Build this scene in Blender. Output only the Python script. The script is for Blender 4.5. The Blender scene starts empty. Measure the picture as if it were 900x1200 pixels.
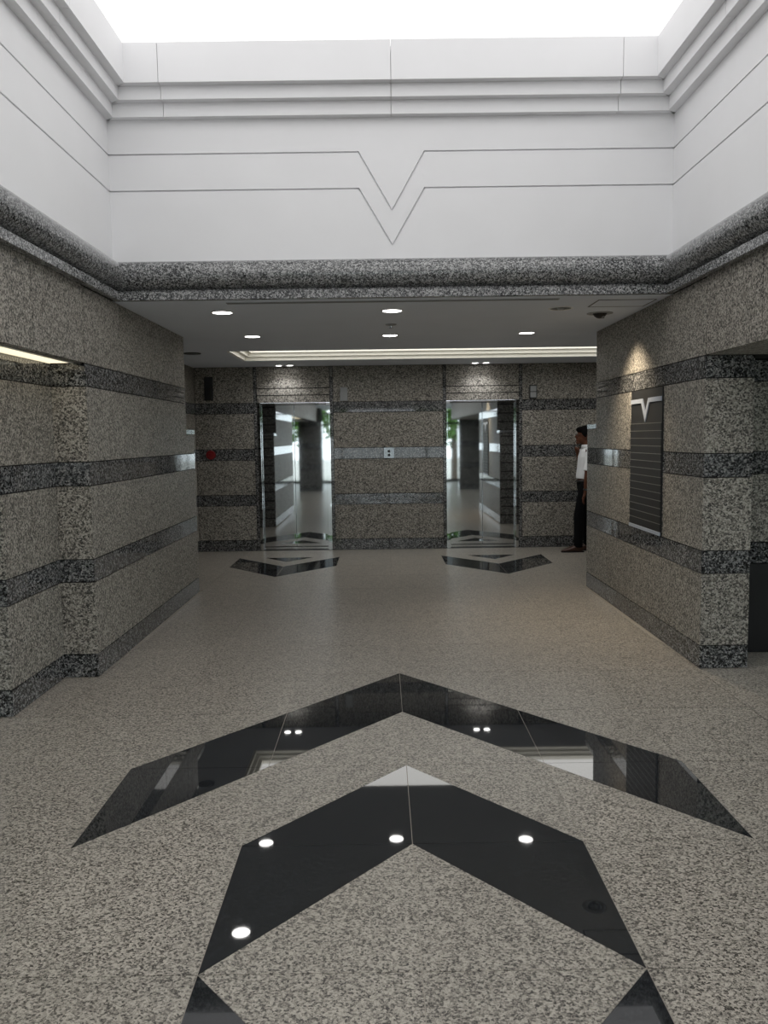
import bpy, bmesh, math, random
from mathutils import Vector, Matrix
random.seed(7)
S = bpy.context.scene
COL = S.collection
PI = math.pi

# ------------------------------------------------------------------ camera
def make_camera():
    f, pitch, roll, yaw = 977.48, -0.0887, 0.0136, 0.0020
    cam = bpy.data.cameras.new('camera'); o = bpy.data.objects.new('camera', cam); COL.objects.link(o)
    cam.sensor_fit = 'VERTICAL'; cam.sensor_height = 36.0; cam.lens = f * 36.0 / 1200.0
    cam.clip_start = 0.05; cam.clip_end = 300
    o.location = (-0.098, 0, 1.55)
    fwd = Vector((math.sin(yaw) * math.cos(pitch), math.cos(yaw) * math.cos(pitch), math.sin(pitch)))
    right = Vector((math.cos(yaw), -math.sin(yaw), 0)); up = right.cross(fwd)
    r2 = right * math.cos(roll) - up * math.sin(roll)
    u2 = right * math.sin(roll) + up * math.cos(roll)
    m = Matrix((r2, u2, -fwd)).transposed().to_4x4(); m.translation = o.location
    o.matrix_world = m
    S.camera = o
make_camera()

# ------------------------------------------------------------------ daylight outside the glazing, exposure
world = bpy.data.worlds.new('world'); S.world = world; world.use_nodes = True
wn = world.node_tree.nodes; wn['Background'].inputs[0].default_value = (0.90, 0.95, 1.0, 1); wn['Background'].inputs[1].default_value = 3.5
S.view_settings.view_transform = 'Standard'; S.view_settings.look = 'None'
S.view_settings.exposure = 0.0; S.view_settings.gamma = 1.0; S.view_settings.use_curve_mapping = False
LUMINOUS = 1.52      # radiance of the lit ceiling of the hall
COVE = 2.2          # radiance of the lift lobby's ceiling cove
SPOT_W = 3.5        # watts of one downlight
LIFT_SPOT_W = 9.0
EYEBALL_W = 95.0

# ------------------------------------------------------------------ materials
def srgb(r, g, b):
    def c(v):
        v /= 255.0
        return v / 12.92 if v <= 0.04045 else ((v + 0.055) / 1.055) ** 2.4
    return (c(r), c(g), c(b), 1)
M = {}
def mat(name, col, rough=0.5, metal=0.0, ior=1.5, noise=0.0, nscale=8, bump=0.0, bscale=60, aniso=0):
    m = bpy.data.materials.new(name); m.use_nodes = True; nt = m.node_tree; b = nt.nodes['Principled BSDF']
    b.inputs['Base Color'].default_value = col; b.inputs['Roughness'].default_value = rough
    b.inputs['Metallic'].default_value = metal; b.inputs['IOR'].default_value = ior
    if noise > 0 or bump > 0:
        g = nt.nodes.new('ShaderNodeNewGeometry')
    if noise > 0:
        n = nt.nodes.new('ShaderNodeTexNoise'); n.inputs['Scale'].default_value = nscale; n.inputs['Detail'].default_value = 4
        nt.links.new(g.outputs['Position'], n.inputs['Vector'])
        r = nt.nodes.new('ShaderNodeValToRGB')
        r.color_ramp.elements[0].position = 0.3; r.color_ramp.elements[1].position = 0.7
        r.color_ramp.elements[0].color = tuple(c * (1 - noise) for c in col[:3]) + (1,)
        r.color_ramp.elements[1].color = tuple(min(1, c * (1 + noise)) for c in col[:3]) + (1,)
        nt.links.new(n.outputs['Fac'], r.inputs['Fac']); nt.links.new(r.outputs['Color'], b.inputs['Base Color'])
    if bump > 0:
        n2 = nt.nodes.new('ShaderNodeTexNoise'); n2.inputs['Scale'].default_value = bscale; n2.inputs['Detail'].default_value = 3
        nt.links.new(g.outputs['Position'], n2.inputs['Vector'])
        bp = nt.nodes.new('ShaderNodeBump'); bp.inputs['Strength'].default_value = bump; bp.inputs['Distance'].default_value = 0.004
        nt.links.new(n2.outputs['Fac'], bp.inputs['Height']); nt.links.new(bp.outputs['Normal'], b.inputs['Normal'])
    M[name] = m; return m

def granite(name, cols, scale=75, rough=0.12, ior=1.5, tone=0.06, bump=0.0, cloud=0.12):
    """cols: list of (position, colour) for the random crystal ramp"""
    m = bpy.data.materials.new(name); m.use_nodes = True; nt = m.node_tree; N = nt.nodes; L = nt.links
    b = N['Principled BSDF']; b.inputs['Roughness'].default_value = rough; b.inputs['IOR'].default_value = ior
    g = N.new('ShaderNodeNewGeometry')
    # warp a little so the crystals are irregular
    w = N.new('ShaderNodeTexNoise'); w.inputs['Scale'].default_value = scale * 0.9; w.inputs['Detail'].default_value = 1
    L.new(g.outputs['Position'], w.inputs['Vector'])
    sc = N.new('ShaderNodeVectorMath'); sc.operation = 'SCALE'; sc.inputs['Scale'].default_value = 0.9 / scale
    L.new(w.outputs['Color'], sc.inputs[0])
    ad = N.new('ShaderNodeVectorMath'); ad.operation = 'ADD'; L.new(g.outputs['Position'], ad.inputs[0]); L.new(sc.outputs[0], ad.inputs[1])
    def vor(s):
        v = N.new('ShaderNodeTexVoronoi'); v.inputs['Scale'].default_value = s; v.inputs['Randomness'].default_value = 1
        L.new(ad.outputs[0], v.inputs['Vector'])
        sp = N.new('ShaderNodeSeparateColor'); L.new(v.outputs['Color'], sp.inputs[0]); return sp.outputs[0]
    a, c2 = vor(scale), vor(scale * 2.1)
    mx = N.new('ShaderNodeMix'); mx.data_type = 'FLOAT'; mx.inputs[0].default_value = 0.38
    L.new(a, mx.inputs[2]); L.new(c2, mx.inputs[3])
    # slow cloudiness
    cn = N.new('ShaderNodeTexNoise'); cn.inputs['Scale'].default_value = 9; cn.inputs['Detail'].default_value = 3
    L.new(g.outputs['Position'], cn.inputs['Vector'])
    cm = N.new('ShaderNodeMath'); cm.operation = 'MULTIPLY_ADD'; cm.inputs[1].default_value = cloud; cm.inputs[2].default_value = -cloud / 2
    L.new(cn.outputs['Fac'], cm.inputs[0])
    su = N.new('ShaderNodeMath'); su.operation = 'ADD'; L.new(mx.outputs[0], su.inputs[0]); L.new(cm.outputs[0], su.inputs[1])
    r = N.new('ShaderNodeValToRGB'); cr = r.color_ramp
    while len(cr.elements) < len(cols): cr.elements.new(0.5)
    for e, (p, c) in zip(cr.elements, cols): e.position = p; e.color = c
    L.new(su.outputs[0], r.inputs['Fac'])
    # every slab a little lighter or darker
    oi = N.new('ShaderNodeObjectInfo')
    mr = N.new('ShaderNodeMapRange'); mr.inputs['To Min'].default_value = 1 - tone; mr.inputs['To Max'].default_value = 1 + tone
    L.new(oi.outputs['Random'], mr.inputs['Value'])
    mul = N.new('ShaderNodeVectorMath'); mul.operation = 'SCALE'
    L.new(r.outputs['Color'], mul.inputs[0]); L.new(mr.outputs['Result'], mul.inputs['Scale'])
    L.new(mul.outputs[0], b.inputs['Base Color'])
    if bump > 0:
        bp = N.new('ShaderNodeBump'); bp.inputs['Strength'].default_value = bump; bp.inputs['Distance'].default_value = 0.003
        L.new(mx.outputs[0], bp.inputs['Height']); L.new(bp.outputs['Normal'], b.inputs['Normal'])
    M[name] = m; return m

granite('floor_granite', [(0.20, srgb(58, 55, 52)), (0.33, srgb(112, 107, 100)), (0.52, srgb(152, 146, 136)), (0.82, srgb(184, 177, 166))], 145, 0.30, 1.45, 0.05)
granite('field_granite', [(0.20, srgb(46, 45, 43)), (0.34, srgb(90, 87, 81)), (0.54, srgb(132, 127, 119)), (0.80, srgb(178, 173, 164))], 98, 0.48, 1.4, 0.05)
granite('band_granite', [(0.26, srgb(22, 23, 24)), (0.44, srgb(58, 59, 60)), (0.62, srgb(100, 101, 102)), (0.85, srgb(152, 151, 149))], 98, 0.035, 1.45, 0.05)
granite('cornice_granite', [(0.24, srgb(30, 32, 34)), (0.42, srgb(84, 86, 87)), (0.60, srgb(132, 133, 133)), (0.85, srgb(182, 182, 182))], 120, 0.06, 1.55, 0.03)
granite('black_granite', [(0.3, srgb(31, 32, 34)), (0.6, srgb(38, 40, 42)), (0.85, srgb(50, 52, 55))], 130, 0.025, 1.8, 0.03)
granite('dark_end_granite', [(0.25, srgb(50, 50, 49)), (0.5, srgb(92, 91, 89)), (0.85, srgb(140, 138, 134))], 90, 0.10, 1.5, 0.05)
mat('white_plaster', srgb(234, 234, 236), 0.75, noise=0.012, nscale=3, bump=0.05, bscale=90)
mat('soffit_paint', srgb(224, 230, 240), 0.7, noise=0.02, nscale=2)
mat('cove_cream', srgb(250, 247, 236), 0.6, noise=0.01)
mat('joint_dark', srgb(8, 8, 8), 0.9, noise=0.1)
mat('grout', srgb(160, 154, 144), 0.85, noise=0.05, nscale=20)
mat('mirror_steel', srgb(205, 208, 210), 0.03, 1.0, noise=0.01, nscale=1.5)
mat('brushed_steel', srgb(190, 192, 195), 0.25, 1.0, noise=0.03, nscale=30)
mat('sill_steel', srgb(120, 122, 124), 0.2, 1.0, noise=0.03, nscale=30)
mat('chrome', srgb(205, 212, 222), 0.12, 1.0, noise=0.01)
mat('directory_black', srgb(19, 19, 20), 0.55, noise=0.06, nscale=12)
mat('satin_silver', srgb(168, 176, 190), 0.35, 0.15, noise=0.02)
mat('directory_line', srgb(112, 110, 104), 0.4, 0.2, noise=0.02)
mat('black_plastic', srgb(18, 18, 19), 0.4, noise=0.05)
mat('grey_plastic', srgb(146, 148, 149), 0.45, noise=0.03)
mat('white_enamel', srgb(225, 225, 222), 0.4, noise=0.02)
mat('alarm_red', srgb(120, 16, 20), 0.35, noise=0.05)
mat('dark_metal', srgb(50, 51, 53), 0.4, 0.5, noise=0.05)
mat('reflector', srgb(170, 170, 168), 0.15, 1.0, noise=0.02)
mat('skin', srgb(92, 60, 46), 0.55, noise=0.06, nscale=30)
mat('hair', srgb(6, 5, 5), 0.85, noise=0.3, nscale=80, bump=0.2, bscale=180)
mat('shirt_cotton', srgb(226, 228, 230), 0.85, noise=0.02, bump=0.15, bscale=14)
mat('trouser_cloth', srgb(13, 14, 16), 0.85, noise=0.1, bump=0.2, bscale=14)
mat('shoe_leather', srgb(66, 42, 32), 0.35, noise=0.1)
mat('leaf_green', srgb(96, 138, 62), 0.6, noise=0.35, nscale=7)
mat('bark', srgb(86, 74, 62), 0.9, noise=0.2)
mat('pavement', srgb(186, 184, 178), 0.9, noise=0.08, nscale=2)
mat('aluminium_frame', srgb(70, 72, 74), 0.4, 0.7, noise=0.03)

def emit(name, col, strength):
    m = bpy.data.materials.new(name); m.use_nodes = True; nt = m.node_tree; nt.nodes.clear()
    e = nt.nodes.new('ShaderNodeEmission'); e.inputs[0].default_value = col; e.inputs[1].default_value = strength
    o = nt.nodes.new('ShaderNodeOutputMaterial'); nt.links.new(e.outputs[0], o.inputs[0]); M[name] = m
emit('luminous_ceiling', (1.0, 0.99, 0.98, 1), LUMINOUS)
emit('cove_lamp', (1.0, 0.99, 0.95, 1), COVE)
emit('downlight_lamp', (1.0, 0.98, 0.95, 1), 14)
emit('slot_lamp', srgb(255, 240, 205), 1.3)
def glass():
    m = bpy.data.materials.new('clear_glass'); m.use_nodes = True; nt = m.node_tree; N = nt.nodes; N.clear()
    t = N.new('ShaderNodeBsdfTransparent'); t.inputs[0].default_value = (0.93, 0.96, 0.95, 1)
    g = N.new('ShaderNodeBsdfGlossy'); g.inputs['Roughness'].default_value = 0.0
    f = N.new('ShaderNodeFresnel'); f.inputs['IOR'].default_value = 1.5
    x = N.new('ShaderNodeMixShader'); o = N.new('ShaderNodeOutputMaterial')
    nt.links.new(f.outputs[0], x.inputs[0]); nt.links.new(t.outputs[0], x.inputs[1]); nt.links.new(g.outputs[0], x.inputs[2]); nt.links.new(x.outputs[0], o.inputs[0])
    M['clear_glass'] = m
glass()

for k_ in ('hair', 'trouser_cloth', 'skin'): M[k_].node_tree.nodes['Principled BSDF'].inputs['Specular IOR Level'].default_value = 0.12
# ------------------------------------------------------------------ helpers
def tag(o, label=None, cat=None, group=None, kind=None):
    if label: o['label'] = label
    if cat: o['category'] = cat
    if group: o['group'] = group
    if kind: o['kind'] = kind
    return o
def link(name, me, m, parent=None, smooth=False):
    if m: 
        me.materials.clear(); me.materials.append(M[m])
    if smooth:
        for p in me.polygons: p.use_smooth = True
    o = bpy.data.objects.new(name, me); COL.objects.link(o)
    if parent: o.parent = parent
    return o
def obj(name, bm, m, parent=None, smooth=False, angle=None):
    me = bpy.data.meshes.new(name); bmesh.ops.recalc_face_normals(bm, faces=bm.faces); bm.to_mesh(me); bm.free()
    if angle is not None:
        for p in me.polygons: p.use_smooth = True
        o = link(name, me, m, parent)
        me.set_sharp_from_angle(angle=math.radians(angle))
        return o
    return link(name, me, m, parent, smooth)
def thing(name, loc, label, cat, group=None, rotz=0):
    o = bpy.data.objects.new(name, None); COL.objects.link(o); o.location = loc; o.rotation_euler = (0, 0, rotz)
    o.empty_display_size = 0.1
    return tag(o, label, cat, group)
def abox(bm, x0, x1, y0, y1, z0, z1):
    v = [bm.verts.new(p) for p in ((x0,y0,z0),(x1,y0,z0),(x1,y1,z0),(x0,y1,z0),(x0,y0,z1),(x1,y0,z1),(x1,y1,z1),(x0,y1,z1))]
    for q in ((0,3,2,1),(4,5,6,7),(0,1,5,4),(1,2,6,5),(2,3,7,6),(3,0,4,7)): bm.faces.new([v[i] for i in q])
    return v
def box(name, x0, x1, y0, y1, z0, z1, m, parent=None, bevel=0.0):
    bm = bmesh.new(); abox(bm, min(x0,x1), max(x0,x1), min(y0,y1), max(y0,y1), min(z0,z1), max(z0,z1))
    if bevel: bmesh.ops.bevel(bm, geom=list(bm.edges), offset=bevel, segments=1, affect='EDGES')
    return obj(name, bm, m, parent)
def aprism(bm, poly, f0, f1):
    """poly: list of 2-D points; f0/f1 map a 2-D point to 3-D for the two caps"""
    a = [bm.verts.new(f0(p)) for p in poly]; b = [bm.verts.new(f1(p)) for p in poly]
    n = len(poly); bm.faces.new(a); bm.faces.new(b[::-1])
    for i in range(n): bm.faces.new([a[i], a[(i+1) % n], b[(i+1) % n], b[i]][::-1])
def acyl(bm, c, r0, r1, h0, h1, seg=28, axis='z'):
    """ring stack along an axis: cone frustum with caps"""
    A = []; 
    for (r, h) in ((r0, h0), (r1, h1)):
        ring = []
        for i in range(seg):
            t = 2*PI*i/seg; u, v = r*math.cos(t), r*math.sin(t)
            p = {'z': (c[0]+u, c[1]+v, c[2]+h), 'y': (c[0]+u, c[1]+h, c[2]+v), 'x': (c[0]+h, c[1]+u, c[2]+v)}[axis]
            ring.append(bm.verts.new(p))
        A.append(ring)
    bm.faces.new(A[0]); bm.faces.new(A[1][::-1])
    for i in range(seg): bm.faces.new([A[0][i], A[0][(i+1) % seg], A[1][(i+1) % seg], A[1][i]][::-1])
def alathe(bm, prof, seg=28, c=(0,0,0)):
    """closed profile of (r, z) turned about the z axis through c"""
    rings = []
    for (r, z) in prof:
        rings.append([bm.verts.new((c[0]+r*math.cos(2*PI*i/seg), c[1]+r*math.sin(2*PI*i/seg), c[2]+z)) for i in range(seg)])
    n = len(prof)
    for k in range(n):
        a, b = rings[k], rings[(k+1) % n]
        for i in range(seg): bm.faces.new([a[i], a[(i+1) % seg], b[(i+1) % seg], b[i]])

# ------------------------------------------------------------------ plan (metres): hall axis X = 0, camera looks along +Y
WX = 1.986                    # side walls of hall and passage
YP = 5.40                     # front of the two wall blocks
YU, YL = 8.127, 8.465         # far end of the wall blocks above / below the ledge
ZLEDGE = 1.655
LOB = 2.65                    # lobby side wall
D = 11.546                    # lift wall
ZC = 2.54                     # ceiling of passage and lobby
YB = 6.06                     # white wall above the beam
YR = -1.6                     # rear end of the high hall
COURSE = [(0,.155,'band'),(.155,.635,'field'),(.635,.785,'band'),(.785,1.265,'field'),(1.265,1.42,'band'),(1.42,1.905,'field'),(1.905,2.05,'band'),(2.05,2.54,'field')]
J = 0.0034                    # half joint
T = 0.014                     # slab thickness standing proud of the core

# ================================================================== FLOOR
XS = [0.655 * k for k in range(-6, 7)]
YS = [-0.79, -0.02, 0.76, 1.53, 2.30, 3.07, 3.84, 4.615, 5.395, 6.16, 6.945, 7.74, 8.53, 9.33, 10.10, 10.86, 11.56]
def half(poly, p, n, keep):
    out = []; k = len(poly)
    def d(q): return ((q[0]-p[0])*n[0] + (q[1]-p[1])*n[1]) * keep
    for i in range(k):
        a, b = poly[i], poly[(i+1) % k]; da, db = d(a), d(b)
        if da >= 0: out.append(a)
        if (da > 0 and db < 0) or (da < 0 and db > 0):
            t = da/(da-db); out.append((a[0]+t*(b[0]-a[0]), a[1]+t*(b[1]-a[1])))
    return out
def area(p): return 0.5*sum(p[i][0]*p[(i+1) % len(p)][1]-p[(i+1) % len(p)][0]*p[i][1] for i in range(len(p))) if len(p) > 2 else 0
def edges(Q, grow):
    """outward lines of a convex polygon moved out by grow"""
    if area(Q) < 0: Q = Q[::-1]
    E = []
    for i in range(len(Q)):
        a, b = Q[i], Q[(i+1) % len(Q)]; l = math.hypot(b[0]-a[0], b[1]-a[1]); n = ((b[1]-a[1])/l, -(b[0]-a[0])/l)
        E.append(((a[0]+n[0]*grow, a[1]+n[1]*grow), n))
    return E
def intersect(P, Q, grow):
    for p, n in edges(Q, grow): P = half(P, p, n, -1)
    return P
def subtract(P, Q, grow):
    out = []; rest = P
    for p, n in edges(Q, grow):
        o = half(rest, p, n, 1)
        if abs(area(o)) > 1e-5: out.append(o)
        rest = half(rest, p, n, -1)
        if abs(area(rest)) < 1e-6: break
    return out
CHEV = []
def mirrored(poly): CHEV.append(poly); CHEV.append([(-x, y) for x, y in poly])
mirrored([(0,5.395),(-1.31,3.84),(-1.31,3.07),(0,4.615)])
mirrored([(0,3.84),(-.655,3.07),(-.655,2.30),(0,3.07)])
mirrored([(-.655,2.30),(0,1.53),(0,.76),(-.655,1.53)])
mirrored([(-1.31,1.53),(0,-.02),(0,-.79),(-1.31,.76)])
for s in (-1, 1):
    c = 1.3225*s
    CHEV.append([(c-.655,10.86),(c-.655,10.10),(c,9.33),(c,10.10)]); CHEV.append([(c+.655,10.86),(c+.655,10.10),(c,9.33),(c,10.10)])
    CHEV.append([(c-.315,10.86),(c+.315,10.86),(c,10.475)])
floor = box('floor', -4.4, 4.4, -6.2, 11.9, -0.12, -0.0022, 'grout')
tag(floor, 'polished grey granite tile floor with black chevron inlays', 'floor', kind='structure')
box('granite_paving', -4.4, 4.4, -6.2, -0.795, -0.0022, 0.0, 'floor_granite', floor)
G = 0.0014
def flat(name, polys, m):
    bm = bmesh.new()
    for p in polys: aprism(bm, p, lambda q: (q[0], q[1], 0.0), lambda q: (q[0], q[1], -0.02))
    return obj(name, bm, m, floor)
for i in range(len(XS)-1):
    for j in range(len(YS)-1):
        x0, x1, y0, y1 = XS[i], XS[i+1], YS[j], YS[j+1]; xm = (x0+x1)/2; ym = (y0+y1)/2
        if ym > 5.9 and ym < 8.3 and abs(xm) > 2.2: continue
        if ym > 8.3 and xm < -2.7: continue
        cell = [(x0+G,y0+G),(x1-G,y0+G),(x1-G,y1-G),(x0+G,y1-G)]
        grey = [cell]
        for Q in CHEV:
            b = intersect(cell, Q, -G*0.5)
            if abs(area(b)) > 2e-4:
                flat('black_chevron_slab', [b], 'black_granite')
                grey = [r for g in grey for r in subtract(g, Q, G*0.6)]
        if grey: flat('floor_tile', grey, 'floor_granite')

# ================================================================== GRANITE WALLS
def slab_x(parent, side, x, y0, y1, z0, z1, kind, name=None):
    """slab on a wall whose face is at X = x; side = direction the face looks (+1/-1)"""
    box(name or ('granite_band' if kind == 'band' else 'granite_panel'), x, x - side*T, y0+J, y1-J, z0+J, z1-J, kind + '_granite', parent)
def slab_y(parent, y, x0, x1, z0, z1, kind, name=None, side=-1):
    box(name or ('granite_band' if kind == 'band' else 'granite_panel'), x0+J, x1-J, y, y - side*T, z0+J, z1-J, kind + '_granite', parent)
YJ = [5.40, 6.175, 6.945, 7.71, YL]
DIR = (6.18, 6.945, 0.79, 1.90)      # directory board on the right wall
def wall_block(name, s, label):
    bm = bmesh.new(); x = s*WX; i = s*(WX+T*0.8); o = s*LOB
    a, b = sorted((i, o))
    yq = YP+T*0.8
    if s > 0:
        yq = 5.82; abox(bm, a, 2.305-T*.8, YP+T*0.8, yq, 0, ZC-0.002); abox(bm, 2.305-T*.8, b, YP+T*.8, yq, 2.062, ZC-.002)
    abox(bm, a, b, yq, YU-T*0.8, ZLEDGE, ZC-0.002)
    abox(bm, a, b, yq, YL-T*0.8, 0, ZLEDGE)
    abox(bm, a, b, YP+T*0.8, YB-.003, ZC-.002, ZC+.33)
    w = obj(name, bm, 'joint_dark'); tag(w, label, 'wall', kind='structure')
    for z0, z1, k in COURSE:
        for j in range(4):
            y0, y1 = YJ[j], YJ[j+1]
            if z0 > 1.3:
                if j == 3:
                    if z0 < ZLEDGE < z1:       # the ledge cuts this course
                        slab_x(w, -s, x, y0, YU, z0, z1, k); slab_x(w, -s, x, YU, YL, z0, ZLEDGE-0.045, k); continue
                    y1 = min(y1, YU)
                if k == 'band' and z0 > 1.8 and j == 3:
                    for q in range(3): slab_x(w, -s, x, y0, y1, z0+q*.0483, z0+(q+1)*.0483, k)
                    continue
            slab_x(w, -s, x, y0, y1, z0, z1, k)
    # ledge cap plate
    c = box('ledge_cap', x - s*0.002, o, YU-0.01, YL+0.002, ZLEDGE-0.043, ZLEDGE, 'brushed_steel', w); c['label'] = 'brushed steel cap plate'
    # dark end face towards the lifts
    z = 0.0; xa, xb = sorted((s*WX, o))
    while z < ZLEDGE-0.05:
        z1 = min(z+.155, ZLEDGE-0.045); slab_y(w, YL, xa, xb, z+.005, z1-.005, 'dark_end', 'end_slab', 1); z = z1
    z = ZLEDGE
    while z < ZC-0.02:
        z1 = min(z+.155, ZC); slab_y(w, YU, xa, xb, z+.005, z1-.005, 'dark_end', 'end_slab', 1); z = z1
    return w
wl = wall_block('wall_left', -1, 'grey granite left passage wall with dark polished bands')
wr = wall_block('wall_right', 1, 'grey granite right passage wall carrying the directory board')
# front faces of the blocks (towards the hall)
for s, w, xo in ((-1, wl, -2.21), (1, wr, 2.305)):
    for z0, z1, k in COURSE[:-1]:
        a, b = sorted((s*WX, xo)); slab_y(w, YP, a, b, z0, z1, k)
# left: shallow return wall and the next pier
bm = bmesh.new(); abox(bm, -4.4, -2.206-T*.8, 4.615+T*.8, YP+T*.9, 0, 2.05); abox(bm, -4.4, -2.9, 4.615+T*.8, YP+T*.9, 2.05, 2.45)
rl = obj('wall_left_return', bm, 'joint_dark'); tag(rl, 'recessed grey granite wall beside the lit soffit slot', 'wall', kind='structure')
for z0, z1, k in COURSE[:-1]:
    slab_x(rl, 1, -2.206, 4.615, YP, z0, z1, k)
    slab_y(rl, 4.615, -2.86, -2.206, z0, z1, k); slab_y(rl, 4.615, -3.515, -2.86, z0, z1, k); slab_y(rl, 4.615, -4.36, -3.515, z0, z1, k)
# right: side of the block and the darker set-back wall
bm = bmesh.new(); abox(bm, 2.32, 4.4, 5.82, 6.05, 0, 2.05); abox(bm, 2.9, 4.4, 5.82, 6.05, 2.05, 2.45)
rr = obj('wall_right_return', bm, 'joint_dark'); tag(rr, 'shadowed granite wall set back beyond the right pier', 'wall', kind='structure')
for z0, z1, k in COURSE[:-1]:
    if z1 < .64: continue
    slab_y(rr, 5.806, 2.31, 3.2, z0, z1, k); slab_y(rr, 5.806, 3.2, 4.38, z0, z1, k)
box('black_plinth_panel', 2.312, 3.2-J, 5.79, 5.82, 0.002, .633, 'black_plastic', rr); box('black_plinth_panel', 3.2+J, 4.38, 5.79, 5.82, 0.002, .633, 'black_plastic', rr)
for z0, z1, k in COURSE[:-1]: slab_x(wr, 1, 2.305, YP+.012, 5.80, z0, z1, k)

# beams above the side openings, granite clad towards the hall
def beam(name, s, label):
    a, b = sorted((s*(WX+T*.8), s*2.9))
    bm = bmesh.new(); abox(bm, a, b, YR, YP+T*.8, 2.062, ZC+0.3)
    w = obj(name, bm, 'joint_dark'); tag(w, label, 'wall', kind='structure')
    ys = [5.40, 4.615, 3.84, 3.07, 2.30, 1.53, .76, -.02, -.79, YR]
    for k in range(len(ys)-1):
        slab_x(w, -s, s*WX, ys[k+1], ys[k], 2.05, 2.54+.02, 'field')
        p0, p1 = sorted((s*(WX+T), s*2.05)); box('soffit_slab', p0+J, p1-J, ys[k+1]+J, ys[k]-J, 2.05, 2.062, 'field_granite', w)
        p0, p1 = sorted((s*(2.21 if s < 0 else 2.05), s*2.9)); box('soffit_slab', p0+J, p1-J, ys[k+1]+J, ys[k]-J, 2.05, 2.062, 'field_granite', w)
    return w
bl = beam('wall_left_beam', -1, 'granite beam over the left side opening')
br = beam('wall_right_beam', 1, 'granite beam over the right side opening')
t = thing('soffit_slot_light', (-2.13, 3.9, 2.05), 'cream glowing slot light under the left granite beam', 'light')
box('diffuser', -.066, .066, -1.47, 1.46, .0, .012, 'slot_lamp', t)
box('frame', -.078, -.068, -1.49, 1.48, -.003, .012, 'cove_cream', t); box('frame', .068, .078, -1.49, 1.48, -.003, .012, 'cove_cream', t)

# ================================================================== LIFT WALL
bm = bmesh.new(); yb = D + T*.8
OPEN = [(-1.80, -.80), (.80, 1.80)]
for x0, x1 in ((-LOB-.2, -1.80), (-.80, .80), (1.80, 4.3)): abox(bm, x0, x1, yb, D+.35, 0, ZC)
for x0, x1 in OPEN: abox(bm, x0, x1, yb, D+.35, 2.062, ZC)
wb = obj('wall_back', bm, 'joint_dark'); tag(wb, 'grey granite lift wall with dark horizontal bands', 'wall', kind='structure')
for z0, z1, k in COURSE:
    for x0, x1 in ((-LOB, -1.845),) + (((-.755, .755),) if k == 'field' else ((-.755, 0), (0, .755))) + ((1.845, 2.65), (2.65, 3.45), (3.45, 4.2)):
        slab_y(wb, D, x0, x1, z0, z1, k)
for x0, x1 in OPEN:
    for a, b in ((x0-.045, x0), (x1, x1+.045)):
        for z0, z1 in ((0, .785), (.785, 1.42), (1.42, 2.05), (2.05, 2.54)):
            box('surround_strip', a+J*.6, b-J*.6, D+.004, D+T, z0+J*.5, z1-J*.5, 'band_granite', wb)
    for z0, z1 in ((2.052, 2.143), (2.155, 2.238), (2.25, 2.538)):
        box('lintel_slab', x0+J, x1-J, D, D+T, z0, z1, 'field_granite', wb)

def lift_door(name, cx, label):
    d = thing(name, (cx, D, 0), label, 'elevator door'); d['kind'] = 'structure'
    w = .5
    for s in (-1, 1):
        a, b = sorted((s*w, s*(w-.055))); jb = bmesh.new(); abox(jb, a, b, -.002, .11, 0.006, 2.045); bmesh.ops.bevel(jb, geom=[e for e in jb.edges if abs(e.verts[0].co.z-e.verts[1].co.z) > 1 and e.verts[0].co.y < .05], offset=.014, segments=4, affect='EDGES'); obj('jamb', jb, 'mirror_steel', d, angle=40)
        a, b = sorted((s*.0025, s*(w-.057))); box('door_leaf', a, b, .055, .08, .052, 2.02, 'mirror_steel', d, .002)
    box('header', -w+.056, w-.056, 0.002, .11, 2.024, 2.046, 'mirror_steel', d, .002); box('kick_plate', -w+.056, w-.056, .050, .078, .012, .044, 'mirror_steel', d, .001)
    si = box('sill', -w, w, .0, .34, -.004, .011, 'sill_steel', d)
    for k in range(2): box('sill_groove', -w+.06, w-.06, .012+.018*k, .018+.018*k, .011, .012, 'black_plastic', si)
    box('shaft_lining', -w, w, .115, .34, .012, 2.05, 'black_plastic', d)
    return d
lift_door('door_1', -1.30, 'mirror steel lift doors beside the red alarm disc')
lift_door('door_2', 1.30, 'mirror steel lift doors beside the standing person')

# lobby side walls
bm = bmesh.new(); abox(bm, -LOB-.2, -LOB-T*.8, YU, D+T, 0, ZC-.002)
ws = obj('wall_left_lobby', bm, 'joint_dark'); tag(ws, 'dark granite end wall of the lift lobby', 'wall', kind='structure')
for z0, z1, k in COURSE:
    for y0, y1 in ((YU, 9.33), (9.33, 10.45), (10.45, D)): slab_x(ws, 1, -LOB, y0, y1, z0, z1, k)
bm = bmesh.new(); abox(bm, 4.2+T*.8, 4.4, 8.0, D+.3, 0, ZC)
we = obj('wall_right_lobby', bm, 'joint_dark'); tag(we, 'granite end wall of the lobby corridor', 'wall', kind='structure')
for z0, z1, k in COURSE:
    for y0, y1 in ((8.14, 9.33), (9.33, 10.45), (10.45, D)): slab_x(we, -1, 4.2, y0, y1, z0, z1, k)
bm = bmesh.new(); abox(bm, LOB, 4.4, 7.9, 8.127, 0, ZC)
wq = obj('wall_right_corridor', bm, 'joint_dark'); tag(wq, 'granite wall of the side corridor facing the lifts', 'wall', kind='structure')
for z0, z1, k in COURSE: slab_y(wq, 8.141, LOB+.01, 4.2, z0, z1, k, None, 1)

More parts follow.
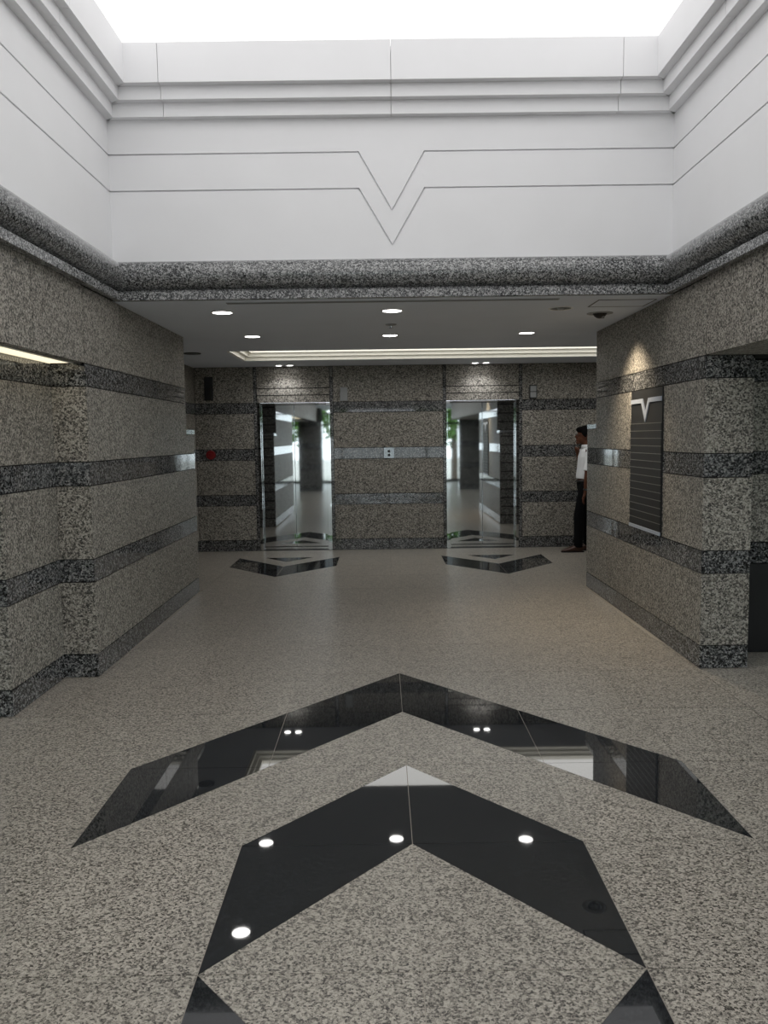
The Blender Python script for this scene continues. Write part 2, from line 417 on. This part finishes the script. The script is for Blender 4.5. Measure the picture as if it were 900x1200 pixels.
# ================================================================== LOW CEILING WITH COVE
CX0, CX1, CY0, CY1 = -1.833, 4.0, 9.50, 10.715
bm = bmesh.new(); zt = ZC+.2
abox(bm, -LOB-.2, 4.4, YB-.002, CY0, ZC, zt); abox(bm, -LOB-.2, 4.4, CY1, D+.3, ZC, zt)
abox(bm, -LOB-.2, CX0, CY0, CY1, ZC, zt); abox(bm, CX1, 4.4, CY0, CY1, ZC, zt)
ce = obj('ceiling', bm, 'soffit_paint'); tag(ce, 'grey painted low ceiling over passage and lift lobby', 'ceiling', kind='structure')
t = thing('cove_light', ((CX0+CX1)/2, (CY0+CY1)/2, ZC), 'long cream stepped cove light in the lobby ceiling', 'light')
hx, hy = (CX1-CX0)/2, (CY1-CY0)/2
for k in range(3):
    o, z0, z1 = .03+.045*k, .004+.045*k, .004+.045*(k+1)
    bm = bmesh.new(); a, b = hx-.001, hy-.001
    abox(bm, -a, a, -b, -b+o, z0, z1); abox(bm, -a, a, b-o, b, z0, z1); abox(bm, -a, -a+o, -b+o, b-o, z0, z1); abox(bm, a-o, a, -b+o, b-o, z0, z1)
    obj('cove_step', bm, 'cove_cream', t)
box('luminous_panel', -hx+.1, hx-.1, -hy+.1, hy-.1, .142, .15, 'cove_lamp', t)

# ceiling fittings
def spot(parent, loc, watts, col, size=85, blend=.6, rot=(0,0,0), rad=.04):
    l = bpy.data.lights.new('lamp', 'SPOT'); l.energy = watts; l.color = col; l.spot_size = math.radians(size); l.spot_blend = blend; l.shadow_soft_size = rad
    o = bpy.data.objects.new('lamp', l); COL.objects.link(o); o.parent = parent; o.location = loc; o.rotation_euler = rot
def downlight(x, y, r, label, watts, lit=True, group=None, size=95):
    t = thing('recessed_downlight', (x, y, ZC), label, 'light', group)
    bm = bmesh.new(); alathe(bm, [(r, 0), (r+.012, 0), (r+.012, -.004), (r+.002, -.007), (r-.004, -.004)], 32); obj('trim_ring', bm, 'white_enamel', t, angle=40)
    bm = bmesh.new()
    if lit:
        acyl(bm, (0,0,0), r-.001, r-.001, -.0035, -.0005, 32); obj('lens', bm, 'downlight_lamp', t)
        spot(t, (0,0,-.012), watts, (.97, .985, 1), size, .7)
    else:
        alathe(bm, [(r-.002, -.001), (r-.002, -.004), (r*.55, -.003), (r*.35, -.002), (.002, -.002), (.002, -.001)], 32); obj('reflector', bm, 'reflector', t, angle=40)
        bm = bmesh.new(); acyl(bm, (0,0,0), r*.32, r*.25, -.004, -.012, 20); obj('lamp_bulb', bm, 'grey_plastic', t)
    return t
downlight(-1.322, 6.61, .078, 'lit downlight near the left wall, beside the slot vent', SPOT_W)
downlight(-1.325, 8.15, .074, 'lit downlight near the left wall, towards the cove light', SPOT_W)
downlight(0, 6.63, .078, 'lit downlight on the passage centreline, beside the slot vent', SPOT_W)
downlight(0, 8.20, .074, 'lit downlight on the passage centreline, past the sprinkler head', SPOT_W)
downlight(1.315, 8.15, .074, 'lit downlight on the directory board side of the passage', SPOT_W)
downlight(1.315, 6.62, .085, 'unlit downlight with bare reflector beside the access hatch', SPOT_W, False)
for x, g in ((-1.465, 1), (-1.315, 1), (1.18, 2), (1.325, 2)):
    downlight(x, 11.36, .048, 'small lit downlight over the lift doors by the red alarm' if g == 1 else 'small lit downlight over the lift doors nearest the person', LIFT_SPOT_W, True, 'small downlights over the lift doors', 120)
# eyeball spotlight that washes the directory board
t = thing('eyeball_spotlight', (1.70, 6.92, ZC), 'dark eyeball spotlight in the ceiling aimed at the directory board', 'light')
bm = bmesh.new(); alathe(bm, [(.062, 0), (.105, 0), (.105, -.004), (.07, -.008), (.062, -.006)], 32); obj('trim_ring', bm, 'grey_plastic', t, angle=40)
bm = bmesh.new(); bmesh.ops.create_uvsphere(bm, u_segments=24, v_segments=14, radius=.06); bmesh.ops.translate(bm, verts=bm.verts, vec=(0,0,.016)); obj('eyeball', bm, 'black_plastic', t, True)
bm = bmesh.new(); acyl(bm, (.018, -.02, -.034), .014, .014, -.010, .008, 16); obj('lamp_bulb', bm, 'reflector', t)
dv = Vector((.18, -.02, -1)).normalized(); spot(t, (-.05, -.05, -.10), EYEBALL_W, (1, .84, .62), 108, 1.0, dv.to_track_quat('-Z', 'Y').to_euler(), .05)
# sprinkler, speaker, slot vent, hatch
t = thing('sprinkler_head', (0, 7.42, ZC), 'small ceiling sprinkler between the centreline downlights', 'sprinkler')
bm = bmesh.new(); alathe(bm, [(.001, 0), (.05, 0), (.046, -.008), (.02, -.014), (.001, -.014)], 24); obj('rosette', bm, 'grey_plastic', t, angle=40)
bm = bmesh.new(); acyl(bm, (0,0,0), .01, .008, -.014, -.03, 14); acyl(bm, (0,0,0), .018, .018, -.03, -.033, 14); obj('deflector', bm, 'brushed_steel', t)
t = thing('ceiling_speaker', (-2.24, 9.64, ZC), 'dark round speaker grille in the ceiling by the lobby end wall', 'speaker')
bm = bmesh.new(); alathe(bm, [(.085, 0), (.10, 0), (.098, -.008), (.085, -.006)], 32); obj('trim_ring', bm, 'dark_metal', t, angle=40)
bm = bmesh.new(); acyl(bm, (0,0,0), .086, .08, -.001, -.004, 32); obj('grille', bm, 'black_plastic', t)
t = thing('slot_vent', (0, 6.185, ZC), 'long thin slot air vent along the ceiling edge', 'vent')
box('slot', -1.2, 1.2, -.012, .012, -.002, 0, 'black_plastic', t); box('frame', -1.21, 1.21, -.03, -.012, -.004, 0, 'grey_plastic', t); box('frame', -1.21, 1.21, .012, .024, -.004, 0, 'grey_plastic', t)
t = thing('access_hatch', (1.73, 6.41, ZC), 'flush square access hatch in the ceiling over the right wall', 'hatch')
box('panel', -.207, .207, -.157, .157, -.0015, 0, 'soffit_paint', t)
for x0, x1, y0, y1 in ((-.216,-.207,-.166,.166), (.207,.216,-.166,.166), (-.207,.207,-.166,-.157), (-.207,.207,.157,.166)): box('frame', x0, x1, y0, y1, -.003, 0, 'dark_metal', t)

# ================================================================== CORNICE
prof = [(0, 2.815)]
for k in range(13):
    a = PI/2 - PI*k/12*0.86; prof.append((.100*math.cos(a)+.004, 2.715+.100*math.sin(a)))
prof += [(.012, 2.616), (.012, 2.596), (.056, 2.596), (.056, 2.541), (0, 2.541)]
def ring(bm, f): return [bm.verts.new(f(o, z)) for o, z in prof]
def loft(name, f0, f1, parent):
    bm = bmesh.new(); a, b = ring(bm, f0), ring(bm, f1); n = len(a)
    bm.faces.new(a); bm.faces.new(b[::-1])
    for i in range(n): bm.faces.new([a[i], b[i], b[(i+1) % n], a[(i+1) % n]])
    return obj(name, bm, 'cornice_granite', parent, angle=35)
def empty_struct(name, label, cat, loc=(0,0,0)):
    o = thing(name, loc, label, cat); o['kind'] = 'structure'; return o
t1 = empty_struct('trim_1', 'rounded polished granite cornice across the beam under the white wall', 'cornice')
for a, b in ((-1, 0), (0, 1)):
    loft('cornice_piece', lambda o, z: ((a*(WX-o) if a else .001), YB-o, z), lambda o, z: ((b*(WX-o) if b else -.001), YB-o, z), t1)
for s, nm, lb in ((-1, 'trim_2', 'rounded polished granite cornice along the left hall wall'), (1, 'trim_3', 'rounded polished granite cornice along the right hall wall')):
    t1 = empty_struct(nm, lb, 'cornice')
    ys = [None, 3.60, 1.0, YR]
    for k in range(3):
        f0 = (lambda o, z: (s*(WX-o), YB-o, z)) if k == 0 else (lambda o, z, y=ys[k]: (s*(WX-o), y-.001, z))
        loft('cornice_piece', f0, lambda o, z, y=ys[k+1]: (s*(WX-o), y+.001, z), t1)

# ================================================================== WHITE UPPER WALLS
Z0, ZG1, ZG2, ZS = 2.80, 3.303, 3.552, 3.785
STEPS = [(.06, 3.785, 3.878), (.12, 3.878, 3.966), (.18, 3.966, 4.225)]
VW, V1, V2 = .233, 2.908, 3.148
gr = .0055
wub = box('wall_upper_back', -WX-.3, WX+.3, YB+.02, YB+.3, ZC+.02, 4.35, 'white_plaster'); tag(wub, 'white plaster wall with V groove above the granite beam', 'wall', kind='structure')
# soffit beam body below the white wall
def pan(poly, parent): 
    bm = bmesh.new(); aprism(bm, poly, lambda p: (p[0], YB, p[1]), lambda p: (p[0], YB+.03, p[1])); return obj('plaster_panel', bm, 'white_plaster', parent)
sl = (ZG1-V1)/VW; off = gr*math.hypot(1, sl) 
pan([(-WX,Z0),(WX,Z0),(WX,ZG1-gr),(VW+gr*.6,ZG1-gr),(0,V1-off),(-VW-gr*.6,ZG1-gr),(-WX,ZG1-gr)], wub)
pan([(-WX,ZG1+gr),(-VW+gr*.6,ZG1+gr),(0,V1+off),(VW-gr*.6,ZG1+gr),(WX,ZG1+gr),(WX,ZG2-gr),(VW+gr*.6,ZG2-gr),(0,V2-off),(-VW-gr*.6,ZG2-gr),(-WX,ZG2-gr)], wub)
pan([(-WX,ZG2+gr),(-VW+gr*.6,ZG2+gr),(0,V2+off),(VW-gr*.6,ZG2+gr),(WX,ZG2+gr),(WX,ZS),(-WX,ZS)], wub)
cuts = [-1, -1.575, 0, 1.575, 1]
for o, z0, z1 in STEPS:
    e = WX-o; xs = [-e, -1.575, 0, 1.575, e]
    for k in range(4):
        # mitred ends: back edge runs to the wall corner
        a, b = xs[k] + (0 if k == 0 else .0018), xs[k+1] - (0 if k == 3 else .0018)
        a2 = -WX if k == 0 else a; b2 = WX if k == 3 else b
        bm = bmesh.new(); aprism(bm, [(a, YB-o), (b, YB-o), (b2, YB+.02), (a2, YB+.02)], lambda p: (p[0], p[1], z0), lambda p: (p[0], p[1], z1))
        obj('coffer_step', bm, 'white_plaster', wub)
for s, nm in ((-1, 'wall_upper_left'), (1, 'wall_upper_right')):
    a, b = sorted((s*(WX+.02), s*(WX+.3)))
    w = box(nm, a, b, YR, YB+.3, ZC+.32, 4.35, 'white_plaster'); tag(w, 'white plaster %s hall wall above the cornice with two grooves' % ('left' if s < 0 else 'right'), 'wall', kind='structure')
    for z0, z1 in ((Z0, ZG1-gr), (ZG1+gr, ZG2-gr), (ZG2+gr, ZS)):
        box('plaster_panel', s*WX, s*(WX+.03), YR, YB, z0, z1, 'white_plaster', w)
    ys = [None, 4.9, 2.6, .3, YR]
    for o, z0, z1 in STEPS:
        for k in range(4):
            y1 = YB-o if k == 0 else ys[k]-.0018; y1b = YB if k == 0 else y1; y0 = ys[k+1] + (.0018 if k < 3 else 0)
            bm = bmesh.new(); aprism(bm, [(s*(WX-o), y0), (s*(WX-o), y1), (s*(WX+.02), y1b), (s*(WX+.02), y0)], lambda p: (p[0], p[1], z0), lambda p: (p[0], p[1], z1))
            obj('coffer_step', bm, 'white_plaster', w)
wr2 = box('wall_upper_rear', -WX-.3, WX+.3, YR-.2, YR, ZC, 4.35, 'white_plaster'); tag(wr2, 'white plaster wall over the entrance side of the hall', 'wall', kind='structure')
lc = box('ceiling_luminous', -WX, WX, YR, YB, 4.262, 4.29, 'luminous_ceiling'); tag(lc, 'glowing white luminous ceiling of the tall hall', 'ceiling', kind='structure')

# ================================================================== ENTRANCE SIDE (behind the camera, seen in the lift doors)
bm = bmesh.new(); abox(bm, -4.4, 4.4, -6.2, YR-.2, ZC, ZC+.2)
for s in (-1, 1):
    a, b = sorted((s*2.9, s*4.4)); abox(bm, a, b, YR-.2, 6.05, 2.45, ZC+.2)
    a, b = sorted((s*(WX+.02), s*2.9)); abox(bm, a, b, YR-.2, YR, 2.45, ZC+.2)
ce2 = obj('ceiling_entrance', bm, 'soffit_paint'); tag(ce2, 'low grey ceiling of the entrance and side bays', 'ceiling', kind='structure')
def glazing(name, p0, p1, n, label):
    (x0, y0), (x1, y1) = p0, p1; L = math.hypot(x1-x0, y1-y0); ang = math.atan2(y1-y0, x1-x0)
    w = thing(name, (x0, y0, 0), label, 'window', None, ang); w['kind'] = 'structure'
    for k in range(n+1): box('mullion', L*k/n-.03, L*k/n+.03, -.04, .04, 0, ZC-.09, 'aluminium_frame', w)
    for k in range(n):
        a, b = L*k/n+.03, L*(k+1)/n-.03
        for z0, z1 in ((0, .08), (2.0, 2.06), (2.40, ZC-.09)): box('rail', a, b, -.035, .035, z0, z1, 'aluminium_frame', w)
        box('pane', a, b, -.005, .005, .08, 2.0, 'clear_glass', w); box('pane', a, b, -.005, .005, 2.06, 2.40, 'clear_glass', w)
glazing('window_1', (-4.4, -6.1), (4.4, -6.1), 6, 'glazed street entrance reflected in the lift doors')
glazing('window_2', (-4.4, 4.4), (-4.4, -6.1), 6, 'glazed left side bay reflected in the lift doors')
glazing('window_3', (4.4, -6.1), (4.4, 5.8), 7, 'glazed right side bay reflected in the lift doors')
for s in (-1, 1):
    cxx = -2.2 if s < 0 else 2.55
    bm = bmesh.new(); abox(bm, cxx-.33, cxx+.33, YR-.6, YR+.1, 0, 2.45)
    c = obj('column', bm, 'joint_dark'); tag(c, 'dark banded granite column at the %s of the entrance' % ('left' if s < 0 else 'right'), 'column', kind='structure')
    for z0, z1, k in COURSE[:-1]:
        m = 'dark_end' if k == 'field' else 'band'
        slab_y(c, YR+.1+T, cxx-.33, cxx+.33, z0, z1, m, 'column_slab', 1)
        for q in (-1, 1): slab_x(c, q, cxx+q*(.33+T), YR-.6, YR+.1, z0, z1, m, 'column_slab')
gd = box('ground', -40, 40, -45, 30, -.3, -.13, 'pavement'); tag(gd, 'pale paved street outside the glazing', 'ground', kind='structure')
def tree(x, y, h, r, label):
    t = thing('street_tree', (x, y, -.13), label, 'tree', 'street trees outside the glazing')
    bm = bmesh.new(); acyl(bm, (0,0,0), .14, .08, 0, h*.62, 10); obj('trunk', bm, 'bark', t)
    bm = bmesh.new(); rnd = random.Random(int(x*10+y*100))
    for _ in range(1500):
        a, b, q = rnd.uniform(0, 2*PI), rnd.uniform(-1, 1), rnd.random()**.4
        c = Vector((math.cos(a)*math.sqrt(1-b*b)*r*q, math.sin(a)*math.sqrt(1-b*b)*r*q, h*.62+b*h*.36*q))
        d = Vector((rnd.uniform(-1,1), rnd.uniform(-1,1), rnd.uniform(-.6,.6)))  .normalized()*.19; e = d.cross(Vector((rnd.uniform(-1,1), rnd.uniform(-1,1), 1))).normalized()*.11
        bm.faces.new([bm.verts.new(c+v) for v in (d, e, -d, -e)])
    f = obj('foliage', bm, 'leaf_green', t); f['kind'] = 'stuff'
for x, y, h, r, lb in ((-6.8, -2.5, 5, 1.7, 'tall leafy tree outside the left side bay, towards the street'), (-7.2, 2.5, 4.6, 1.6, 'shorter leafy tree outside the left side bay'),
        (6.9, -1.5, 5, 1.7, 'tall leafy tree outside the right side bay, towards the street'), (7.0, 3.0, 4.8, 1.6, 'shorter leafy tree outside the right side bay'),
        (-3.2, -10.5, 5.2, 1.8, 'green street tree mirrored in the lift doors by the red alarm'), (2.8, -10, 5, 1.7, 'green street tree mirrored in the lift doors by the person')):
    tree(x, y, h, r, lb)

# ================================================================== WALL FITTINGS
# directory board (front looks to -X); local x = out of the wall, y along the wall, z up
y0, y1, z0, z1 = DIR; hw = (y1-y0)/2; H = z1-z0
t = thing('directory_board', (WX, (y0+y1)/2, z0), 'tall black directory board with silver V emblem on the granite wall', 'directory')
box('back_board', -.012, 0, -hw+.001, hw-.001, .001, H, 'directory_black', t)
TOP = .845; n = 14; rh = (TOP-.03)/n
for k in range(n): 
    p = box('name_strip', -.017, -.012, -hw+.004, hw-.004, .03+k*rh+.003, .03+(k+1)*rh-.003, 'directory_black', t)
    box('edge_line', -.0175, -.013, -hw+.004, hw-.004, .03+(k+1)*rh-.002, .03+(k+1)*rh+.002, 'directory_line', p)
b = box('bottom_rail', -.022, -.012, -hw+.002, hw-.002, .002, .027, 'satin_silver', t); b['label'] = 'bright chrome rail'
bm = bmesh.new()      # V emblem: two bars and a V between them; viewer's right = -y
zt, th = 1.04, .034; vx, vz = .085, .15
def mirY(p): return [(-a, b) for a, b in p[::-1]]
L1 = [(-hw+.012, zt-th), (-vx-.012, zt-th), (-vx-.012, zt), (-hw+.012, zt)]
L2 = [(-vx-.012, zt-th-.002), (0, zt-th-vz), (0, zt-th-vz+.075), (-vx+.012, zt), (-vx-.012, zt)]
for P_ in (L1, mirY(L1), L2, mirY(L2)): aprism(bm, P_, lambda p: (-.020, p[0], p[1]), lambda p: (-.012, p[0], p[1]))
e = obj('v_emblem', bm, 'satin_silver', t); e['label'] = 'silver V shaped emblem'

# call button panel
t = thing('call_button_panel', (.005, D, 1.267), 'square steel lift call panel with two buttons between the doors', 'button panel')
box('plate', -.073, .073, -.010, 0, .002, .150, 'sill_steel', t, .002)
for z, m_ in ((.098, 'black_plastic'), (.045, 'dark_metal')):
    bm = bmesh.new(); acyl(bm, (0, 0, z), .017, .019, -.016, -.010, 20, 'y'); obj('button', bm, m_, t)
# hall lanterns
for x, lb in ((-.605, 'grey lift indicator box above the band, between the two lifts'), (1.992, 'grey lift indicator box above the band, near the person')):
    t = thing('lift_indicator', (x, D, 2.06), lb, 'indicator', 'lift indicators on the back wall')
    box('housing', -.052, .052, -.03, 0, 0, .185, 'grey_plastic' if x < 0 else 'dark_metal', t, .004)
    for z in (.015, .098): box('indicator_window', -.04, .04, -.033, -.03, z, z+.072, 'grey_plastic', t)
# wall speaker / emergency unit at left
t = thing('emergency_unit', (-2.455, D, 2.09), 'grey wall unit with black box above the red alarm disc', 'wall unit')
box('back_plate', -.06, .06, -.012, 0, 0, .32, 'dark_metal', t, .003); box('black_box', -.03, .04, -.05, -.012, .012, .17, 'black_plastic', t, .004); box('grille', -.045, .045, -.018, -.012, .19, .30, 'dark_metal', t)
# red fire alarm disc
t = thing('fire_alarm', (-2.455, D, 1.345), 'round red fire alarm disc on the dark band', 'alarm')
bm = bmesh.new(); acyl(bm, (0,0,0), .058, .066, -.022, 0, 32, 'y'); obj('body', bm, 'alarm_red', t, angle=40)
bm = bmesh.new(); acyl(bm, (0,0,0), .026, .03, -.030, -.022, 24, 'y'); obj('push_button', bm, 'alarm_red', t)

# ================================================================== PERSON
def tube(bm, pts, seg=14):
    """pts: (centre, rx, ry[, up]) ; closed elliptical loft along the path"""
    rings = []; n = len(pts)
    for i, p in enumerate(pts):
        c = Vector(p[0]); a = Vector(pts[max(i-1, 0)][0]); b = Vector(pts[min(i+1, n-1)][0]); d = (b-a).normalized()
        ref = Vector((1, 0, 0)) if abs(d.x) < .9 else Vector((0, 0, 1))
        u = (ref - d*ref.dot(d)).normalized(); v = d.cross(u)
        rings.append([bm.verts.new(c + u*p[1]*math.cos(2*PI*k/seg) + v*p[2]*math.sin(2*PI*k/seg)) for k in range(seg)])
    bm.faces.new(rings[0][::-1]); bm.faces.new(rings[-1])
    for i in range(n-1):
        for k in range(seg): bm.faces.new([rings[i][k], rings[i][(k+1) % seg], rings[i+1][(k+1) % seg], rings[i+1][k]])
def ball(bm, c, r, rot=None):
    m = Matrix.Translation(c) @ (rot.to_4x4() if rot else Matrix.Identity(4)) @ Matrix.Diagonal((r[0], r[1], r[2], 1))
    bmesh.ops.create_uvsphere(bm, u_segments=18, v_segments=12, radius=1, matrix=m)
def fused(name, bm, m, voxel, smooth=6, parent=None):
    bmesh.ops.recalc_face_normals(bm, faces=bm.faces)
    me = bpy.data.meshes.new(name); bm.to_mesh(me); bm.free(); o = bpy.data.objects.new(name, me); COL.objects.link(o)
    r = o.modifiers.new('r', 'REMESH'); r.mode = 'VOXEL'; r.voxel_size = voxel; r.use_smooth_shade = True
    s = o.modifiers.new('s', 'SMOOTH'); s.factor = .5; s.iterations = smooth
    dg = bpy.context.evaluated_depsgraph_get(); dg.update()
    me2 = bpy.data.meshes.new_from_object(o.evaluated_get(dg)); bpy.data.objects.remove(o); bpy.data.meshes.remove(me)
    me2.name = name
    return link(name, me2, m, parent, True)
def finger(bm, base, d1, d2, d3, l, r):
    p = [Vector(base)]
    for d, k in ((d1, .45), (d2, .32), (d3, .23)): p.append(p[-1] + Vector(d).normalized()*l*k)
    tube(bm, [(p[0], r, r), (p[1], r*.98, r*.98), (p[2], r*.9, r*.9), (p[3], r*.7, r*.7)], 10); ball(bm, p[3], (r*.72,)*3)
PO = Vector((2.535, 11.10, 0))
bm = bmesh.new()     # forward = -X, the person's left side faces the camera (-Y)
tube(bm, [((.075,0,.86),.10,.15), ((.08,0,.98),.10,.145), ((.095,0,1.12),.105,.15), ((.105,0,1.26),.105,.165), ((.105,0,1.345),.08,.14), ((.10,0,1.38),.055,.07), ((.085,0,1.42),.052,.054), ((.075,0,1.47),.052,.054)])
ball(bm, (.068, 0, 1.565), (.098, .078, .105)); ball(bm, (.03, 0, 1.50), (.068, .058, .068))
tube(bm, [((-.03,0,1.555),.012,.012), ((-.056,0,1.528),.016,.015), ((-.04,0,1.515),.012,.014)], 10)       # nose
ball(bm, (-.036,0,1.493), (.014,.024,.008)); ball(bm, (-.036,0,1.481), (.013,.022,.007)); ball(bm, (-.022,0,1.452), (.028,.03,.022))
for s in (-1, 1): 
    ball(bm, (.085, s*.079, 1.545), (.020, .010, .031)); ball(bm, (-.018, s*.032, 1.552), (.014, .014, .011))
legs = {-1: [(.08,-.085,.88),(-.025,-.09,.48),(-.03,-.09,.10)], 1: [(.09,.085,.88),(.09,.09,.48),(.15,.09,.10)]}
for s, (h, k, a) in legs.items():
    tube(bm, [(h,.085,.085),(Vector(h).lerp(Vector(k),.5),.072,.075),(k,.055,.055),(Vector(k).lerp(Vector(a),.35),.054,.054),(a,.036,.036),((a[0],a[1],.05),.038,.035)])
    tube(bm, [((a[0]+.045,a[1],.045),.025,.03),((a[0]-.06,a[1],.045),.03,.04),((a[0]-.17,a[1],.03),.018,.036)])
# left arm hangs, right arm bent up to the chin
sh, el, wr_ = Vector((.09,-.185,1.335)), Vector((.048,-.235,1.06)), Vector((.025,-.225,.82))
tube(bm, [(sh+Vector((0,.05,.01)),.05,.05),(sh,.052,.055),(sh.lerp(el,.5),.044,.045),(el,.038,.038),(el.lerp(wr_,.3),.038,.038),(wr_,.025,.028)])
tube(bm, [(wr_,.024,.027),((.018,-.22,.785),.018,.036),((.008,-.218,.74),.016,.040),((.001,-.217,.725),.013,.038)], 12)
fb = [(.001,-.248,.728),(-.003,-.228,.722),(-.001,-.207,.724),(.005,-.188,.732)]
for b, l in zip(fb, (.070,.080,.074,.058)): finger(bm, b, (-.15,0,-1), (.25,0,-1), (.6,0,-.8), l, .0085)
finger(bm, (.005,-.255,.765), (-.7,-.4,-.7), (-.5,0,-.9), (-.2,0,-1), .062, .0095)
sh, el, wr_ = Vector((.115,.185,1.335)), Vector((.075,.225,1.10)), Vector((-.005,.09,1.315))
tube(bm, [(sh+Vector((0,-.05,.01)),.05,.05),(sh,.052,.055),(sh.lerp(el,.5),.044,.045),(el,.038,.038),(el.lerp(wr_,.3),.037,.037),(wr_,.025,.028)])
tube(bm, [(wr_,.026,.026),((-.018,.065,1.345),.03,.02),((-.026,.045,1.375),.034,.018)], 12)
for q, l in zip(range(4), (.072,.080,.074,.058)): finger(bm, (-.048+.016*q,.040,1.382-.008*q), (-.25,-.75,.35), (-.05,-.6,-.7), (.3,.2,-.9), l, .0085)
finger(bm, (-.005,.055,1.36), (.1,-.8,.75), (-.3,-.5,.9), (-.4,-.3,.9), .06, .0095)
body = fused('person', bm, 'skin', .0055, 4); body.location = PO
tag(body, 'person in white short sleeved shirt and dark trousers, hand at chin', 'person')
# shirt
bm = bmesh.new()
tube(bm, [((.075,0,.968),.120,.166), ((.078,0,1.0),.124,.168), ((.09,0,1.12),.120,.165), ((.102,0,1.26),.120,.182), ((.104,0,1.34),.098,.165), ((.10,0,1.385),.068,.088)])
for sgn, e_ in ((-1, Vector((.048,-.235,1.06))), (1, Vector((.075,.225,1.10)))):
    s_ = Vector((.105, sgn*.185, 1.335)); tube(bm, [(s_+Vector((0,-sgn*.07,.012)),.062,.062),(s_,.066,.068),(s_.lerp(e_,.5),.062,.062),(s_.lerp(e_,.93),.060,.060)])
shirt = fused('shirt', bm, 'shirt_cotton', .007, 5, body)
bm = bmesh.new()      # collar
alathe(bm, [(.060, 1.375), (.074, 1.372), (.068, 1.415), (.060, 1.425)], 24, (.092, 0, 0)); obj('collar', bm, 'shirt_cotton', shirt, True)
bm = bmesh.new()      # trousers
tube(bm, [((.076,0,.955),.108,.153), ((.078,0,.90),.112,.160), ((.08,0,.83),.108,.160)])
for s, (h, k, a) in legs.items():
    h, k, a = Vector(h), Vector(k), Vector(a)
    tube(bm, [(h+Vector((0,0,.02)),.098,.090),(h.lerp(k,.5),.088,.088),(k,.070,.072),(k.lerp(a,.5),.066,.066),(a+Vector((-.005,0,-.035)),.058,.060)])
fused('trousers', bm, 'trouser_cloth', .007, 5, body)
bm = bmesh.new(); alathe(bm, [(.97, .928), (1.0, .928), (1.0, .958), (.97, .958)], 32)
for v in bm.verts: v.co.x = v.co.x*.118+.077; v.co.y = v.co.y*.162
obj('belt', bm, 'black_plastic', body, True)
for s, (h, k, a) in legs.items():
    bm = bmesh.new(); ax, ay = a[0], a[1]
    tube(bm, [((ax+.068,ay,.048),.030,.026),((ax+.05,ay,.05),.045,.036),((ax-.03,ay,.052),.050,.043),((ax-.12,ay,.036),.032,.047),((ax-.19,ay,.024),.020,.042),((ax-.225,ay,.020),.013,.024)], 16)
    tube(bm, [((ax,ay,.05),.042,.038),((ax,ay,.095),.043,.041)], 16)
    for v in bm.verts: v.co.z = max(v.co.z, .012)
    shoe = fused('shoe', bm, 'shoe_leather', .005, 3, body)
    bm = bmesh.new(); P_ = [(.075,.02),(.06,.034),(0,.036),(-.06,.042),(-.13,.048),(-.19,.040),(-.228,.018),(-.232,0)]; P_ = P_ + [(x,-y) for x, y in P_[::-1][1:]]
    aprism(bm, P_, lambda p: (ax+p[0], ay+p[1], 0.001), lambda p: (ax+p[0], ay+p[1], .016)); obj('sole', bm, 'black_plastic', shoe)
bm = bmesh.new()      # hair cap
ball(bm, (.078, 0, 1.588), (.104, .086, .092)); ball(bm, (.115, 0, 1.545), (.072, .080, .085)); ball(bm, (.012, 0, 1.622), (.064, .066, .042))
for s in (-1, 1): ball(bm, (.06, s*.072, 1.575), (.042, .018, .052))
fused('hair', bm, 'hair', .006, 3, body)
bm = bmesh.new()      # glasses
for s in (-1, 1):
    for k in range(14):
        t0, t1 = 2*PI*k/14, 2*PI*(k+1)/14
        tube(bm, [((-.040, s*.034+.024*math.cos(t0), 1.552+.017*math.sin(t0)),.002,.002), ((-.040, s*.034+.024*math.cos(t1), 1.552+.017*math.sin(t1)),.002,.002)], 6)
    tube(bm, [((-.038, s*.058, 1.556),.002,.002), ((.085, s*.086, 1.558),.002,.002)], 6)
tube(bm, [((-.041,-.01,1.556),.002,.002), ((-.041,.01,1.556),.002,.002)], 6)
obj('glasses', bm, 'black_plastic', body)
bm = bmesh.new()      # watch on the hanging left wrist
tube(bm, [((.030,-.2265,.850),.032,.034), ((.026,-.2255,.830),.031,.033)], 18); wt = obj('watch', bm, 'black_plastic', body, True)
bm = bmesh.new(); acyl(bm, (.028,-.259,.840), .014, .014, -.005, .004, 16, 'y'); obj('watch_face', bm, 'chrome', wt)
